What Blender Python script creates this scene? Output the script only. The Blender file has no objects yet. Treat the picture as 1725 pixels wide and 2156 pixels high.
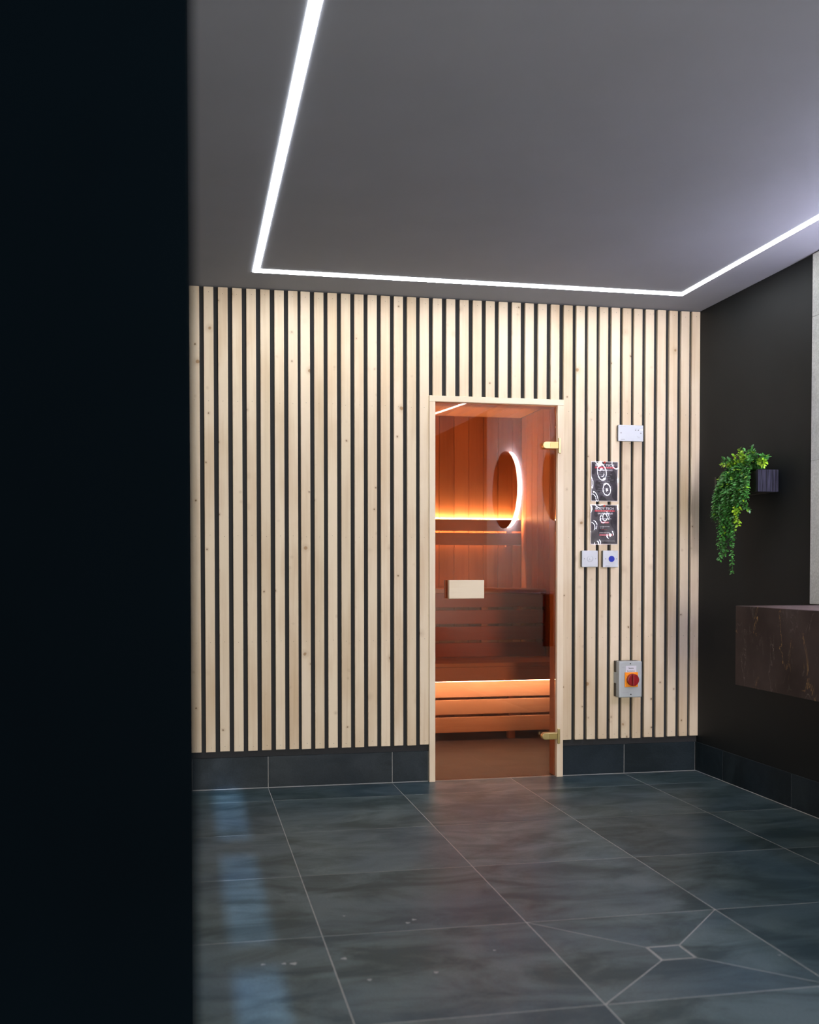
import bpy, bmesh, math, random
from mathutils import Vector, Matrix
random.seed(7)
sc = bpy.context.scene
COL = sc.collection
PI = math.pi

# ---------------------------------------------------------------- camera, world, exposure
cam_data = bpy.data.cameras.new('camera')
cam = bpy.data.objects.new('camera', cam_data); COL.objects.link(cam)
cam.location = (-2.1678, -5.1097, 1.03)
cam.rotation_mode = 'XYZ'
cam.rotation_euler = (math.radians(90 - 1.4634), math.radians(0.03), math.radians(-11.5218))
cam_data.sensor_fit = 'VERTICAL'; cam_data.sensor_height = 36; cam_data.sensor_width = 36
cam_data.lens = 37.59065
cam_data.shift_x = 0.001992; cam_data.shift_y = 0.085102
cam_data.clip_start = 0.02
cam_data.dof.use_dof = True
cam_data.dof.focus_distance = 5.0
cam_data.dof.aperture_fstop = 3.0
sc.camera = cam

world = bpy.data.worlds.new('world'); sc.world = world; world.use_nodes = True
world.node_tree.nodes['Background'].inputs[0].default_value = (0.35, 0.5, 0.75, 1)
world.node_tree.nodes['Background'].inputs[1].default_value = 0.02
sc.view_settings.view_transform = 'Standard'
sc.view_settings.look = 'None'
sc.view_settings.exposure = 0.0
sc.view_settings.gamma = 1.0
sc.view_settings.use_curve_mapping = False
LED_STRENGTH = 27.0
LED_COLOR = (0.96, 0.97, 1.0)
MIRROR_STRENGTH = 165.0
MIRROR_COLOR = (0.84, 0.78, 1.0)
SAUNA_STRENGTH = 62.0
SAUNA_COLOR = (1.0, 0.80, 0.60)
EXPO_DAY = 11.0
# unseen fill lamp added behind the camera to brighten the room
fill_d = bpy.data.lights.new('fill_light', 'AREA'); fill_d.shape = 'RECTANGLE'; fill_d.size = 0.6; fill_d.size_y = 1.15
fill_d.energy = 200; fill_d.color = (1.0, .93, .84)
fill = bpy.data.objects.new('fill_light', fill_d); COL.objects.link(fill)
fill.location = (-1.05, -6.72, .92); fill.rotation_euler = (PI/2, 0, 0)
# low daylight entering through the narrow glazed slit behind the camera
sun_d = bpy.data.lights.new('daylight', 'SUN'); sun_d.energy = EXPO_DAY; sun_d.angle = math.radians(0.6); sun_d.color = (0.45, 0.68, 1.0)
sun = bpy.data.objects.new('daylight', sun_d); COL.objects.link(sun)
SUN_EL = math.radians(17)
sun.rotation_euler = (PI/2 - SUN_EL, 0, 0)      # shines towards +Y and down
sun.location = (-2.0, -8, 4)

# ---------------------------------------------------------------- node helpers
def new_mat(name):
    m = bpy.data.materials.new(name); m.use_nodes = True
    nt = m.node_tree; nt.nodes.clear()
    out = nt.nodes.new('ShaderNodeOutputMaterial')
    return m, nt, out
def N(nt, t, **kw):
    n = nt.nodes.new(t)
    for k, v in kw.items():
        if k.startswith('_'): n.inputs[k[1:].replace('_', ' ')].default_value = v
        else: setattr(n, k, v)
    return n
def L(nt, a, b): nt.links.new(a, b)
def bsdf(nt, out, color=(.5,.5,.5), rough=.5, metal=0., spec=.5, coat=0.):
    b = nt.nodes.new('ShaderNodeBsdfPrincipled')
    b.inputs['Base Color'].default_value = (*color, 1)
    b.inputs['Roughness'].default_value = rough
    b.inputs['Metallic'].default_value = metal
    b.inputs['Specular IOR Level'].default_value = spec
    b.inputs['Coat Weight'].default_value = coat
    L(nt, b.outputs[0], out.inputs[0])
    return b
def ramp(nt, pts, interp='LINEAR'):
    r = nt.nodes.new('ShaderNodeValToRGB'); r.color_ramp.interpolation = interp
    e = r.color_ramp.elements
    while len(e) > 1: e.remove(e[-1])
    e[0].position = pts[0][0]; e[0].color = (*pts[0][1], 1) if len(pts[0][1]) == 3 else pts[0][1]
    for p, c in pts[1:]:
        x = e.new(p); x.color = (*c, 1)
    return r
def math_n(nt, op, a, b=None, clamp=False):
    n = nt.nodes.new('ShaderNodeMath'); n.operation = op; n.use_clamp = clamp
    for i, v in enumerate((a, b)):
        if v is None: continue
        if isinstance(v, (int, float)): n.inputs[i].default_value = v
        else: L(nt, v, n.inputs[i])
    return n.outputs[0]
def mixc(nt, fac, a, b, blend='MIX'):
    n = nt.nodes.new('ShaderNodeMix'); n.data_type = 'RGBA'; n.blend_type = blend
    for idx, v in ((0, fac), (6, a), (7, b)):
        if isinstance(v, (int, float)): n.inputs[idx].default_value = v
        elif isinstance(v, tuple): n.inputs[idx].default_value = (*v, 1)
        else: L(nt, v, n.inputs[idx])
    return n.outputs[2]
def coords(nt, scale=(1,1,1), rot=(0,0,0)):
    g = nt.nodes.new('ShaderNodeNewGeometry')
    mp = nt.nodes.new('ShaderNodeMapping'); mp.inputs['Scale'].default_value = scale; mp.inputs['Rotation'].default_value = rot
    tc = nt.nodes.new('ShaderNodeTexCoord')
    L(nt, tc.outputs['Object'], mp.inputs[0])
    return mp.outputs[0], tc, g
def bump(nt, b, h, strength=.3, dist=.01):
    n = nt.nodes.new('ShaderNodeBump'); n.inputs['Strength'].default_value = strength; n.inputs['Distance'].default_value = dist
    L(nt, h, n.inputs['Height']); L(nt, n.outputs[0], b.inputs['Normal'])

def simple(name, color, rough=.5, metal=0., spec=.5, noise=.0, scale=20, coat=0.):
    m, nt, out = new_mat(name); b = bsdf(nt, out, color, rough, metal, spec, coat)
    if noise:
        v, tc, g = coords(nt)
        nz = N(nt, 'ShaderNodeTexNoise'); nz.inputs['Scale'].default_value = scale; nz.inputs['Detail'].default_value = 4
        L(nt, v, nz.inputs['Vector'])
        r = ramp(nt, [(.3, tuple(c*(1-noise) for c in color)), (.7, tuple(c*(1+noise) for c in color))])
        L(nt, nz.outputs[0], r.inputs[0]); L(nt, r.outputs[0], b.inputs['Base Color'])
    return m
def emit(name, color, strength):
    m, nt, out = new_mat(name)
    e = nt.nodes.new('ShaderNodeEmission'); e.inputs[0].default_value = (*color, 1); e.inputs[1].default_value = strength
    L(nt, e.outputs[0], out.inputs[0]); return m

def wood(name, light, dark, axis='Z', rough=.5, grain=.35, island=.18, knots=True, knot_col=(.30,.17,.07), offset=True):
    """timber with long grain along an axis, tint differing board by board, and a few knots"""
    m, nt, out = new_mat(name); b = bsdf(nt, out, light, rough, spec=.35)
    geo = nt.nodes.new('ShaderNodeNewGeometry'); tc = nt.nodes.new('ShaderNodeTexCoord')
    rnd = geo.outputs['Random Per Island']
    # every board samples its own piece of timber
    comb = nt.nodes.new('ShaderNodeCombineXYZ')
    o1 = math_n(nt, 'MULTIPLY', rnd, 37.0)
    for i in range(3): L(nt, o1, comb.inputs[i])
    add = nt.nodes.new('ShaderNodeVectorMath'); add.operation = 'ADD'
    L(nt, tc.outputs['Object'], add.inputs[0]); L(nt, comb.outputs[0], add.inputs[1])
    sc_ = {'Z': (1, 1, .035), 'X': (.035, 1, 1), 'Y': (1, .035, 1)}[axis]
    mp = nt.nodes.new('ShaderNodeMapping'); mp.inputs['Scale'].default_value = sc_; L(nt, add.outputs[0], mp.inputs[0])
    n1 = N(nt, 'ShaderNodeTexNoise'); n1.inputs['Scale'].default_value = 55; n1.inputs['Detail'].default_value = 5; n1.inputs['Roughness'].default_value = .6; n1.inputs['Distortion'].default_value = .5
    L(nt, mp.outputs[0], n1.inputs['Vector'])
    n2 = N(nt, 'ShaderNodeTexNoise'); n2.inputs['Scale'].default_value = 5; n2.inputs['Detail'].default_value = 3
    mp2 = nt.nodes.new('ShaderNodeMapping'); mp2.inputs['Scale'].default_value = tuple(1 if s == 1 else .35 for s in sc_); L(nt, add.outputs[0], mp2.inputs[0]); L(nt, mp2.outputs[0], n2.inputs['Vector'])
    r = ramp(nt, [(.30, dark), (.50, tuple(l*.6+d*.4 for l, d in zip(light, dark))), (.62, light)])
    f = math_n(nt, 'ADD', math_n(nt, 'MULTIPLY', n1.outputs[0], grain*1.2), math_n(nt, 'MULTIPLY', n2.outputs[0], 1-grain*.7))
    L(nt, f, r.inputs[0])
    tint = ramp(nt, [(0, (1-island, 1-island*1.1, 1-island*1.4)), (.5, (1-island*.3, 1-island*.35, 1-island*.3)), (1, (1, 1, 1))])
    L(nt, rnd, tint.inputs[0])
    col = mixc(nt, 1.0, r.outputs[0], tint.outputs[0], 'MULTIPLY')
    if knots:
        for scl, rad, gate, kc in ((8.0, .090, .55, knot_col), (17.0, .085, .62, tuple(c*.55 for c in knot_col))):
            v = N(nt, 'ShaderNodeTexVoronoi'); v.inputs['Scale'].default_value = scl; v.inputs['Randomness'].default_value = 1
            wob = N(nt, 'ShaderNodeTexNoise'); wob.inputs['Scale'].default_value = 30
            L(nt, add.outputs[0], wob.inputs['Vector'])
            wv = nt.nodes.new('ShaderNodeVectorMath'); wv.operation = 'SCALE'; wv.inputs['Scale'].default_value = .012; L(nt, wob.outputs['Color'], wv.inputs[0])
            wa = nt.nodes.new('ShaderNodeVectorMath'); wa.operation = 'ADD'; L(nt, add.outputs[0], wa.inputs[0]); L(nt, wv.outputs[0], wa.inputs[1])
            L(nt, wa.outputs[0], v.inputs['Vector'])
            sep = nt.nodes.new('ShaderNodeSeparateColor'); L(nt, v.outputs['Color'], sep.inputs[0])
            gt = math_n(nt, 'GREATER_THAN', sep.outputs[0], gate)
            mr = nt.nodes.new('ShaderNodeMapRange'); mr.interpolation_type = 'SMOOTHSTEP'
            L(nt, v.outputs['Distance'], mr.inputs[0]); mr.inputs[1].default_value = rad; mr.inputs[2].default_value = rad*.55; mr.inputs[3].default_value = 0; mr.inputs[4].default_value = .85
            halo = nt.nodes.new('ShaderNodeMapRange'); halo.interpolation_type = 'SMOOTHSTEP'
            L(nt, v.outputs['Distance'], halo.inputs[0]); halo.inputs[1].default_value = rad*2.6; halo.inputs[2].default_value = rad*.8; halo.inputs[3].default_value = 0; halo.inputs[4].default_value = .35
            col = mixc(nt, math_n(nt, 'MULTIPLY', halo.outputs[0], gt), col, tuple(c*.75 for c in dark))
            col = mixc(nt, math_n(nt, 'MULTIPLY', mr.outputs[0], gt), col, kc)
    L(nt, col, b.inputs['Base Color'])
    bump(nt, b, n1.outputs[0], .12, .002)
    return m

def stone_tile(name, c1, c2, rough=.35, streak=True, blue=(.05,.066,.085), spec=.5):
    m, nt, out = new_mat(name); b = bsdf(nt, out, c1, rough, spec=spec)
    geo = nt.nodes.new('ShaderNodeNewGeometry'); tc = nt.nodes.new('ShaderNodeTexCoord')
    comb = nt.nodes.new('ShaderNodeCombineXYZ'); o1 = math_n(nt, 'MULTIPLY', geo.outputs['Random Per Island'], 23.0)
    for i in range(3): L(nt, o1, comb.inputs[i])
    add = nt.nodes.new('ShaderNodeVectorMath'); add.operation = 'ADD'; L(nt, tc.outputs['Object'], add.inputs[0]); L(nt, comb.outputs[0], add.inputs[1])
    mp = nt.nodes.new('ShaderNodeMapping'); mp.inputs['Scale'].default_value = (1, 1.9, 1.4); L(nt, add.outputs[0], mp.inputs[0])
    n1 = N(nt, 'ShaderNodeTexNoise'); n1.inputs['Scale'].default_value = 3.2; n1.inputs['Detail'].default_value = 8; n1.inputs['Roughness'].default_value = .62; n1.inputs['Distortion'].default_value = .6
    L(nt, mp.outputs[0], n1.inputs['Vector'])
    n2 = N(nt, 'ShaderNodeTexNoise'); n2.inputs['Scale'].default_value = 2.3; n2.inputs['Detail'].default_value = 5
    L(nt, add.outputs[0], n2.inputs['Vector'])
    n3 = N(nt, 'ShaderNodeTexNoise'); n3.inputs['Scale'].default_value = 160; n3.inputs['Detail'].default_value = 3
    L(nt, tc.outputs['Object'], n3.inputs['Vector'])
    r = ramp(nt, [(.40, c1), (.60, c2)]); L(nt, n1.outputs[0], r.inputs[0])
    r2 = ramp(nt, [(.42, (0,0,0)), (.62, (1,1,1))]); L(nt, n2.outputs[0], r2.inputs[0])
    col = mixc(nt, math_n(nt, 'MULTIPLY', r2.outputs[0], .45), r.outputs[0], blue)
    sp = ramp(nt, [(.3, (.84,.84,.84)), (.7, (1.14,1.14,1.14))]); L(nt, n3.outputs[0], sp.inputs[0])
    col = mixc(nt, 1.0, col, sp.outputs[0], 'MULTIPLY')
    isl = ramp(nt, [(0, (.88,.89,.9)), (1, (1.1,1.1,1.08))]); L(nt, geo.outputs['Random Per Island'], isl.inputs[0])
    col = mixc(nt, 1.0, col, isl.outputs[0], 'MULTIPLY')
    L(nt, col, b.inputs['Base Color'])
    rr = nt.nodes.new('ShaderNodeMapRange'); L(nt, n1.outputs[0], rr.inputs[0]); rr.inputs[1].default_value = .3; rr.inputs[2].default_value = .7; rr.inputs[3].default_value = rough+.07; rr.inputs[4].default_value = rough-.05
    L(nt, rr.outputs[0], b.inputs['Roughness'])
    bump(nt, b, n3.outputs[0], .08, .001)
    return m

def marble(name, top=False):
    m, nt, out = new_mat(name); b = bsdf(nt, out, (.03,.02,.018), .5, spec=.04)
    v, tc, g = coords(nt)
    n0 = N(nt, 'ShaderNodeTexNoise'); n0.inputs['Scale'].default_value = 3.5; n0.inputs['Detail'].default_value = 6; L(nt, v, n0.inputs['Vector'])
    base = ramp(nt, [(.3, (.042,.032,.030)), (.6, (.080,.060,.057)), (.8, (.115,.092,.087))]); L(nt, n0.outputs[0], base.inputs[0])
    col = base.outputs[0]
    for scl, wid, c, gs in ((4.2, .006, (.34,.30,.27), 2.0), (8.0, .012, (.15,.13,.125), 3.3), (3.4, .0032, (.75,.45,.16), 3.0)):
        nw = N(nt, 'ShaderNodeTexNoise'); nw.inputs['Scale'].default_value = scl; nw.inputs['Detail'].default_value = 7; nw.inputs['Roughness'].default_value = .55; nw.inputs['Distortion'].default_value = 1.2
        mp = nt.nodes.new('ShaderNodeMapping'); mp.inputs['Location'].default_value = (scl, scl*2, 3); mp.inputs['Scale'].default_value = (1, 1.5, .7); L(nt, v, mp.inputs[0]); L(nt, mp.outputs[0], nw.inputs['Vector'])
        d = math_n(nt, 'ABSOLUTE', math_n(nt, 'SUBTRACT', nw.outputs[0], .5))
        mr = nt.nodes.new('ShaderNodeMapRange'); L(nt, d, mr.inputs[0]); mr.inputs[1].default_value = wid; mr.inputs[2].default_value = 0; mr.inputs[3].default_value = 0; mr.inputs[4].default_value = .8
        ng = N(nt, 'ShaderNodeTexNoise'); ng.inputs['Scale'].default_value = gs*2.4; L(nt, mp.outputs[0], ng.inputs['Vector'])
        gr = ramp(nt, [(.54, (0,0,0)), (.66, (1,1,1))]); L(nt, ng.outputs[0], gr.inputs[0])
        col = mixc(nt, math_n(nt, 'MULTIPLY', mr.outputs[0], gr.outputs[0]), col, c)
    L(nt, col, b.inputs['Base Color'])
    return m

def glass(name, tint, ior=1.5, rough=0.0, boost=1.0):
    """thin sheet glass: a fresnel reflection over a tinted see-through body"""
    m, nt, out = new_mat(name)
    tr = nt.nodes.new('ShaderNodeBsdfTransparent'); tr.inputs[0].default_value = (*tint, 1)
    gl = nt.nodes.new('ShaderNodeBsdfGlossy'); gl.inputs['Roughness'].default_value = rough; gl.inputs[0].default_value = (1, 1, 1, 1)
    fr = nt.nodes.new('ShaderNodeFresnel'); fr.inputs[0].default_value = ior
    mx = nt.nodes.new('ShaderNodeMixShader')
    L(nt, math_n(nt, 'MULTIPLY', fr.outputs[0], boost, True), mx.inputs[0]); L(nt, tr.outputs[0], mx.inputs[1]); L(nt, gl.outputs[0], mx.inputs[2])
    L(nt, mx.outputs[0], out.inputs[0]); return m

M = {}
M['slat'] = wood('spruce slat wood', (.80,.68,.51), (.60,.44,.27), 'Z', .55, .30, .10, True, (.34,.19,.08))
M['frame'] = wood('pale pine frame wood', (.83,.72,.56), (.70,.55,.38), 'Z', .5, .25, .04, False)
M['framex'] = wood('pale pine head wood', (.83,.72,.56), (.70,.55,.38), 'X', .5, .25, .04, False)
M['handle'] = wood('pale handle wood', (.80,.69,.52), (.68,.54,.37), 'X', .5, .3, .04, False)
M['pin'] = simple('fixing pin steel', (.04,.035,.03), .4, .5)
M['felt'] = simple('black felt', (.022,.024,.027), .9, noise=.25, scale=300)
M['floor'] = stone_tile('dark slate porcelain', (.022,.043,.050), (.075,.112,.124), .38, blue=(.028,.060,.092), spec=.18)
M['skirt'] = stone_tile('dark slate skirting', (.008,.015,.020), (.018,.028,.036), .5, blue=(.009,.019,.031), spec=.2)
M['grout'] = simple('grey grout', (.36,.36,.35), .8, noise=.15, scale=60)
M['silicone'] = simple('grey silicone', (.26,.27,.28), .5)
M['ceiling'] = simple('painted plaster ceiling', (.235,.25,.285), .9, noise=.03, scale=3)
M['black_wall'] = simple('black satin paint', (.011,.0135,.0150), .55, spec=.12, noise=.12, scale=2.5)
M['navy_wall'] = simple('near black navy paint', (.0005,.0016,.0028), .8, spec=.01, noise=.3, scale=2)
M['back_paint'] = simple('dark grey paint', (.06,.06,.065), .7)
M['tile_pale'] = stone_tile('pale grey wall tile', (.50,.51,.50), (.62,.63,.61), .6, blue=(.52,.54,.55), spec=.12)
M['led'] = emit('white led diffuser', LED_COLOR, LED_STRENGTH)
M['alu'] = simple('white channel lip', (.75,.75,.76), .4)
M['mirror_led'] = emit('cool mirror light', MIRROR_COLOR, MIRROR_STRENGTH)
M['mirror'] = simple('silvered mirror', (.86,.87,.87), .01, 1.0)
M['chrome_dark'] = simple('black mirror back', (.02,.02,.02), .4)
M['sauna_led'] = emit('warm sauna led', SAUNA_COLOR, SAUNA_STRENGTH)
M['sauna_led_low'] = emit('warm bench led', (1.0, .93, .90), SAUNA_STRENGTH*.6)
M['cedar_z'] = wood('red cedar upright boards', (.58,.30,.145), (.40,.18,.075), 'Z', .5, .35, .22, False)
M['cedar_shaded'] = wood('shaded cedar riser boards', (.40,.11,.022), (.27,.07,.014), 'X', .45, .35, .10, False)  # same bench cedar made darker: shade on the upper risers put into the colour
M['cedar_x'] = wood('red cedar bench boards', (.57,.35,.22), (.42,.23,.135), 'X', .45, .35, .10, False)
M['cedar_y'] = wood('red cedar ceiling boards', (.60,.36,.20), (.42,.22,.11), 'Y', .5, .35, .12, False)
M['sauna_floor'] = simple('brown sauna floor', (.055,.036,.032), .5, noise=.2, scale=4)
M['amber'] = glass('bronze tinted glass', (.94,.71,.54), 1.5, 0.0, 1.5)
M['brass'] = simple('brushed brass', (.52,.41,.18), .36, .9, noise=.06, scale=60)
M['brass_dark'] = simple('darker brass', (.42,.32,.12), .4, .9)  # slightly darker tone for the clamp cover
M['film'] = glass('clear laminate film', (1,1,1), 1.5, .03, 2.0)
M['poster'] = simple('black printed paper', (.035,.028,.040), .6, noise=.5, scale=14)
M['poster_edge'] = simple('white laminate margin', (.78,.74,.74), .4)
M['ink_white'] = simple('white ink', (.80,.80,.84), .6)
M['ink_grey'] = simple('grey ink', (.38,.38,.44), .6)
M['ink_red'] = simple('red ink', (.62,.05,.08), .6)
M['ink_black'] = simple('black ink', (.02,.02,.02), .6)
M['ink_brown'] = simple('maroon ink', (.10,.02,.025), .6)
M['red_pin'] = simple('red plastic pin', (.65,.03,.02), .35)
M['white_plastic'] = simple('white plastic', (.60,.64,.70), .3)
M['black_plastic'] = simple('black plastic', (.02,.018,.016), .4)
M['blue_plastic'] = simple('blue plastic', (.01,.03,.42), .2)
M['steel'] = simple('screw steel', (.25,.25,.26), .35, .9)
M['iso_grey'] = simple('light grey plastic', (.44,.48,.50), .42)
M['iso_dark'] = simple('dark grey plastic', (.035,.032,.026), .5)
M['iso_label'] = simple('lilac white label', (.66,.66,.74), .5)
M['orange'] = simple('orange plastic', (.95,.30,.01), .4)
M['red_plastic'] = simple('red plastic', (.26,.004,.010), .35)
M['marble'] = marble('brown black veined marble')
M['planter_end'] = None
M['leaf'] = None
M['stem'] = simple('green stem', (.05,.12,.03), .6)
M['pot_black'] = simple('black stained timber', (.010,.009,.009), .5)
M['drain_steel'] = simple('drain frame steel', (.22,.23,.24), .45, .6)
M['white_drop'] = simple('dried water mark', (.30,.32,.33), .5)

def end_grain():
    m, nt, out = new_mat('dark stained end grain'); b = bsdf(nt, out, (.05,.05,.06), .6, spec=.12)
    v, tc, g = coords(nt, (1, 1, .05))
    n = N(nt, 'ShaderNodeTexNoise'); n.inputs['Scale'].default_value = 160; n.inputs['Detail'].default_value = 3; L(nt, v, n.inputs['Vector'])
    r = ramp(nt, [(.35, (.006,.006,.010)), (.65, (.030,.031,.050))]); L(nt, n.outputs[0], r.inputs[0]); L(nt, r.outputs[0], b.inputs['Base Color'])
    return m
M['planter_end'] = end_grain()
def leaf_mat(name, c1, c2):
    m, nt, out = new_mat(name); b = bsdf(nt, out, c1, .42)
    g = nt.nodes.new('ShaderNodeNewGeometry')
    r = ramp(nt, [(0, c1), (1, c2)]); L(nt, g.outputs['Random Per Island'], r.inputs[0]); L(nt, r.outputs[0], b.inputs['Base Color'])
    b.inputs['Subsurface Weight'].default_value = 0.0
    return m
M['leaf'] = leaf_mat('green leaf', (.020,.10,.018), (.07,.30,.05))
M['leaf_young'] = leaf_mat('yellow green leaf', (.16,.40,.015), (.38,.62,.03))

# ---------------------------------------------------------------- mesh helpers
class MB:
    def __init__(s): s.bm = bmesh.new()
    def box(s, x0, x1, y0, y1, z0, z1, mi=0, bev=0., seg=2):
        bm = bmesh.new()
        bmesh.ops.create_cube(bm, size=1)
        for v in bm.verts:
            v.co = Vector(((x0+x1)/2 + v.co.x*(x1-x0), (y0+y1)/2 + v.co.y*(y1-y0), (z0+z1)/2 + v.co.z*(z1-z0)))
        if bev > 0:
            bmesh.ops.bevel(bm, geom=list(bm.edges), offset=bev, segments=seg, profile=.5, affect='EDGES')
        s.merge(bm, mi); return s
    def merge(s, bm, mi=0, mat=None):
        if mat is not None: bmesh.ops.transform(bm, matrix=mat, verts=bm.verts)
        vm = {}
        for v in bm.verts: vm[v] = s.bm.verts.new(v.co)
        for f in bm.faces:
            try:
                nf = s.bm.faces.new([vm[v] for v in f.verts]); nf.material_index = mi; nf.smooth = f.smooth
            except ValueError: pass
        bm.free(); return s
    def poly(s, pts, mi=0, smooth=False):
        vs = [s.bm.verts.new(p) for p in pts]
        f = s.bm.faces.new(vs); f.material_index = mi; f.smooth = smooth; return s
    def prism(s, outline, y0, y1, mi=0, bev=0.):
        """outline = [(x,z)...] extruded along y"""
        bm = bmesh.new()
        a = [bm.verts.new((x, y0, z)) for x, z in outline]; b_ = [bm.verts.new((x, y1, z)) for x, z in outline]
        bm.faces.new(a); bm.faces.new(list(reversed(b_)))
        n = len(outline)
        for i in range(n):
            bm.faces.new([a[i], b_[i], b_[(i+1) % n], a[(i+1) % n]])
        bmesh.ops.recalc_face_normals(bm, faces=bm.faces)
        if bev > 0: bmesh.ops.bevel(bm, geom=[e for e in bm.edges if abs(e.verts[0].co.y-e.verts[1].co.y) < 1e-6], offset=bev, segments=2, profile=.5, affect='EDGES')
        s.merge(bm, mi); return s
    def disc(s, c, r, y0, y1, mi=0, n=32, bev=0., axis='Y', smooth=False):
        bm = bmesh.new()
        bmesh.ops.create_cone(bm, cap_ends=True, segments=n, radius1=r, radius2=r, depth=abs(y1-y0))
        if bev > 0:
            bmesh.ops.bevel(bm, geom=[e for e in bm.edges if abs(e.verts[0].co.z-e.verts[1].co.z) < 1e-6], offset=bev, segments=3, profile=.5, affect='EDGES')
        for f in bm.faces: f.smooth = smooth
        if axis == 'Y':
            mt = Matrix.Translation((c[0], (y0+y1)/2, c[1])) @ Matrix.Rotation(PI/2, 4, 'X')
        elif axis == 'X':
            mt = Matrix.Translation(((y0+y1)/2, c[0], c[1])) @ Matrix.Rotation(PI/2, 4, 'Y')
        else:
            mt = Matrix.Translation((c[0], c[1], (y0+y1)/2))
        s.merge(bm, mi, mt); return s
    def ring(s, c, r0, r1, x0, x1, mi=0, n=64):
        """flat annulus solid about the X axis, c = (y, z)"""
        bm = bmesh.new(); R = []
        for r, x in ((r0, x0), (r1, x0), (r1, x1), (r0, x1)):
            R.append([bm.verts.new((x, c[0]+r*math.cos(2*PI*i/n), c[1]+r*math.sin(2*PI*i/n))) for i in range(n)])
        for k in range(4):
            a, b_ = R[k], R[(k+1) % 4]
            for i in range(n): bm.faces.new([a[i], a[(i+1) % n], b_[(i+1) % n], b_[i]])
        bmesh.ops.recalc_face_normals(bm, faces=bm.faces)
        s.merge(bm, mi); return s
    def tube(s, pts, r, mi=0, n=6):
        rings = []
        for i, p in enumerate(pts):
            p = Vector(p); d = (Vector(pts[min(i+1, len(pts)-1)]) - Vector(pts[max(i-1, 0)])).normalized()
            u = d.orthogonal().normalized(); w = d.cross(u)
            rings.append([s.bm.verts.new(p + r*(math.cos(2*PI*k/n)*u + math.sin(2*PI*k/n)*w)) for k in range(n)])
        for a, b_ in zip(rings, rings[1:]):
            best = min(range(n), key=lambda o: sum((a[k].co-b_[(k+o) % n].co).length for k in range(n)))
            for k in range(n):
                f = s.bm.faces.new([a[k], a[(k+1) % n], b_[(k+1+best) % n], b_[(k+best) % n]]); f.material_index = mi; f.smooth = True
        return s
    def build(s, name, mats, parent=None, origin=None):
        me = bpy.data.meshes.new(name)
        if origin is not None:
            for v in s.bm.verts: v.co -= Vector(origin)
        s.bm.to_mesh(me); s.bm.free()
        if not isinstance(mats, (list, tuple)): mats = [mats]
        for m in mats: me.materials.append(m)
        o = bpy.data.objects.new(name, me); COL.objects.link(o)
        if parent is not None: o.parent = parent
        if origin is not None: o.location = origin
        return o
def tag(o, label, cat, group=None):
    o['label'] = label; o['category'] = cat
    if group: o['group'] = group
    return o
def empty(name, loc):
    o = bpy.data.objects.new(name, None); COL.objects.link(o); o.location = loc; o.empty_display_size = .05; return o
def struct(o, label=None):
    o['kind'] = 'structure'
    if label: o['label'] = label
    return o
class Local:
    """parts built in world coordinates, then parented to a thing whose Empty stands at its base"""
    def __init__(s, root): s.root = root; s.l = Vector(root.location); s.face = None
    def part(s, mb, name, mats, parent=None, label=None):
        o = mb.build(name, mats, parent or s.root)
        for v in o.data.vertices: v.co -= s.l
        if label: o['label'] = label
        return o
TEXT = {}
def text_bm(body, height, cx, cz, width=None, bold=0.):
    """letters as a bmesh lying in the x-z plane, centred on cx, cz"""
    cu = bpy.data.curves.new('t', 'FONT'); cu.body = body; cu.size = 1.0; cu.offset = bold
    cu.align_x = 'CENTER'; cu.resolution_u = 2
    ob = bpy.data.objects.new('t', cu); COL.objects.link(ob)
    bpy.context.view_layer.update()
    me = bpy.data.meshes.new_from_object(ob.evaluated_get(bpy.context.evaluated_depsgraph_get()))
    bpy.data.objects.remove(ob); bpy.data.curves.remove(cu)
    xs = [v.co.x for v in me.vertices]; ys = [v.co.y for v in me.vertices]
    h = max(ys)-min(ys) or 1; w = max(xs)-min(xs) or 1
    k = height/h; kx = k if width is None else width/w
    bm = bmesh.new(); bm.from_mesh(me); bpy.data.meshes.remove(me)
    mx, my = (max(xs)+min(xs))/2, (max(ys)+min(ys))/2
    for v in bm.verts: v.co = Vector((cx+(v.co.x-mx)*kx, 0, cz+(v.co.y-my)*k))
    return bm

# ================================================================ SETTING
XL, XR, H = -2.1642, .4005, 2.36           # left wall face, right wall face, ceiling
YF = -6.6                                   # wall behind the camera
TX = [-.6018*k for k in range(0, 4)]        # grout lines, running away from the camera
R1, WD = .2954, .6099
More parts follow.
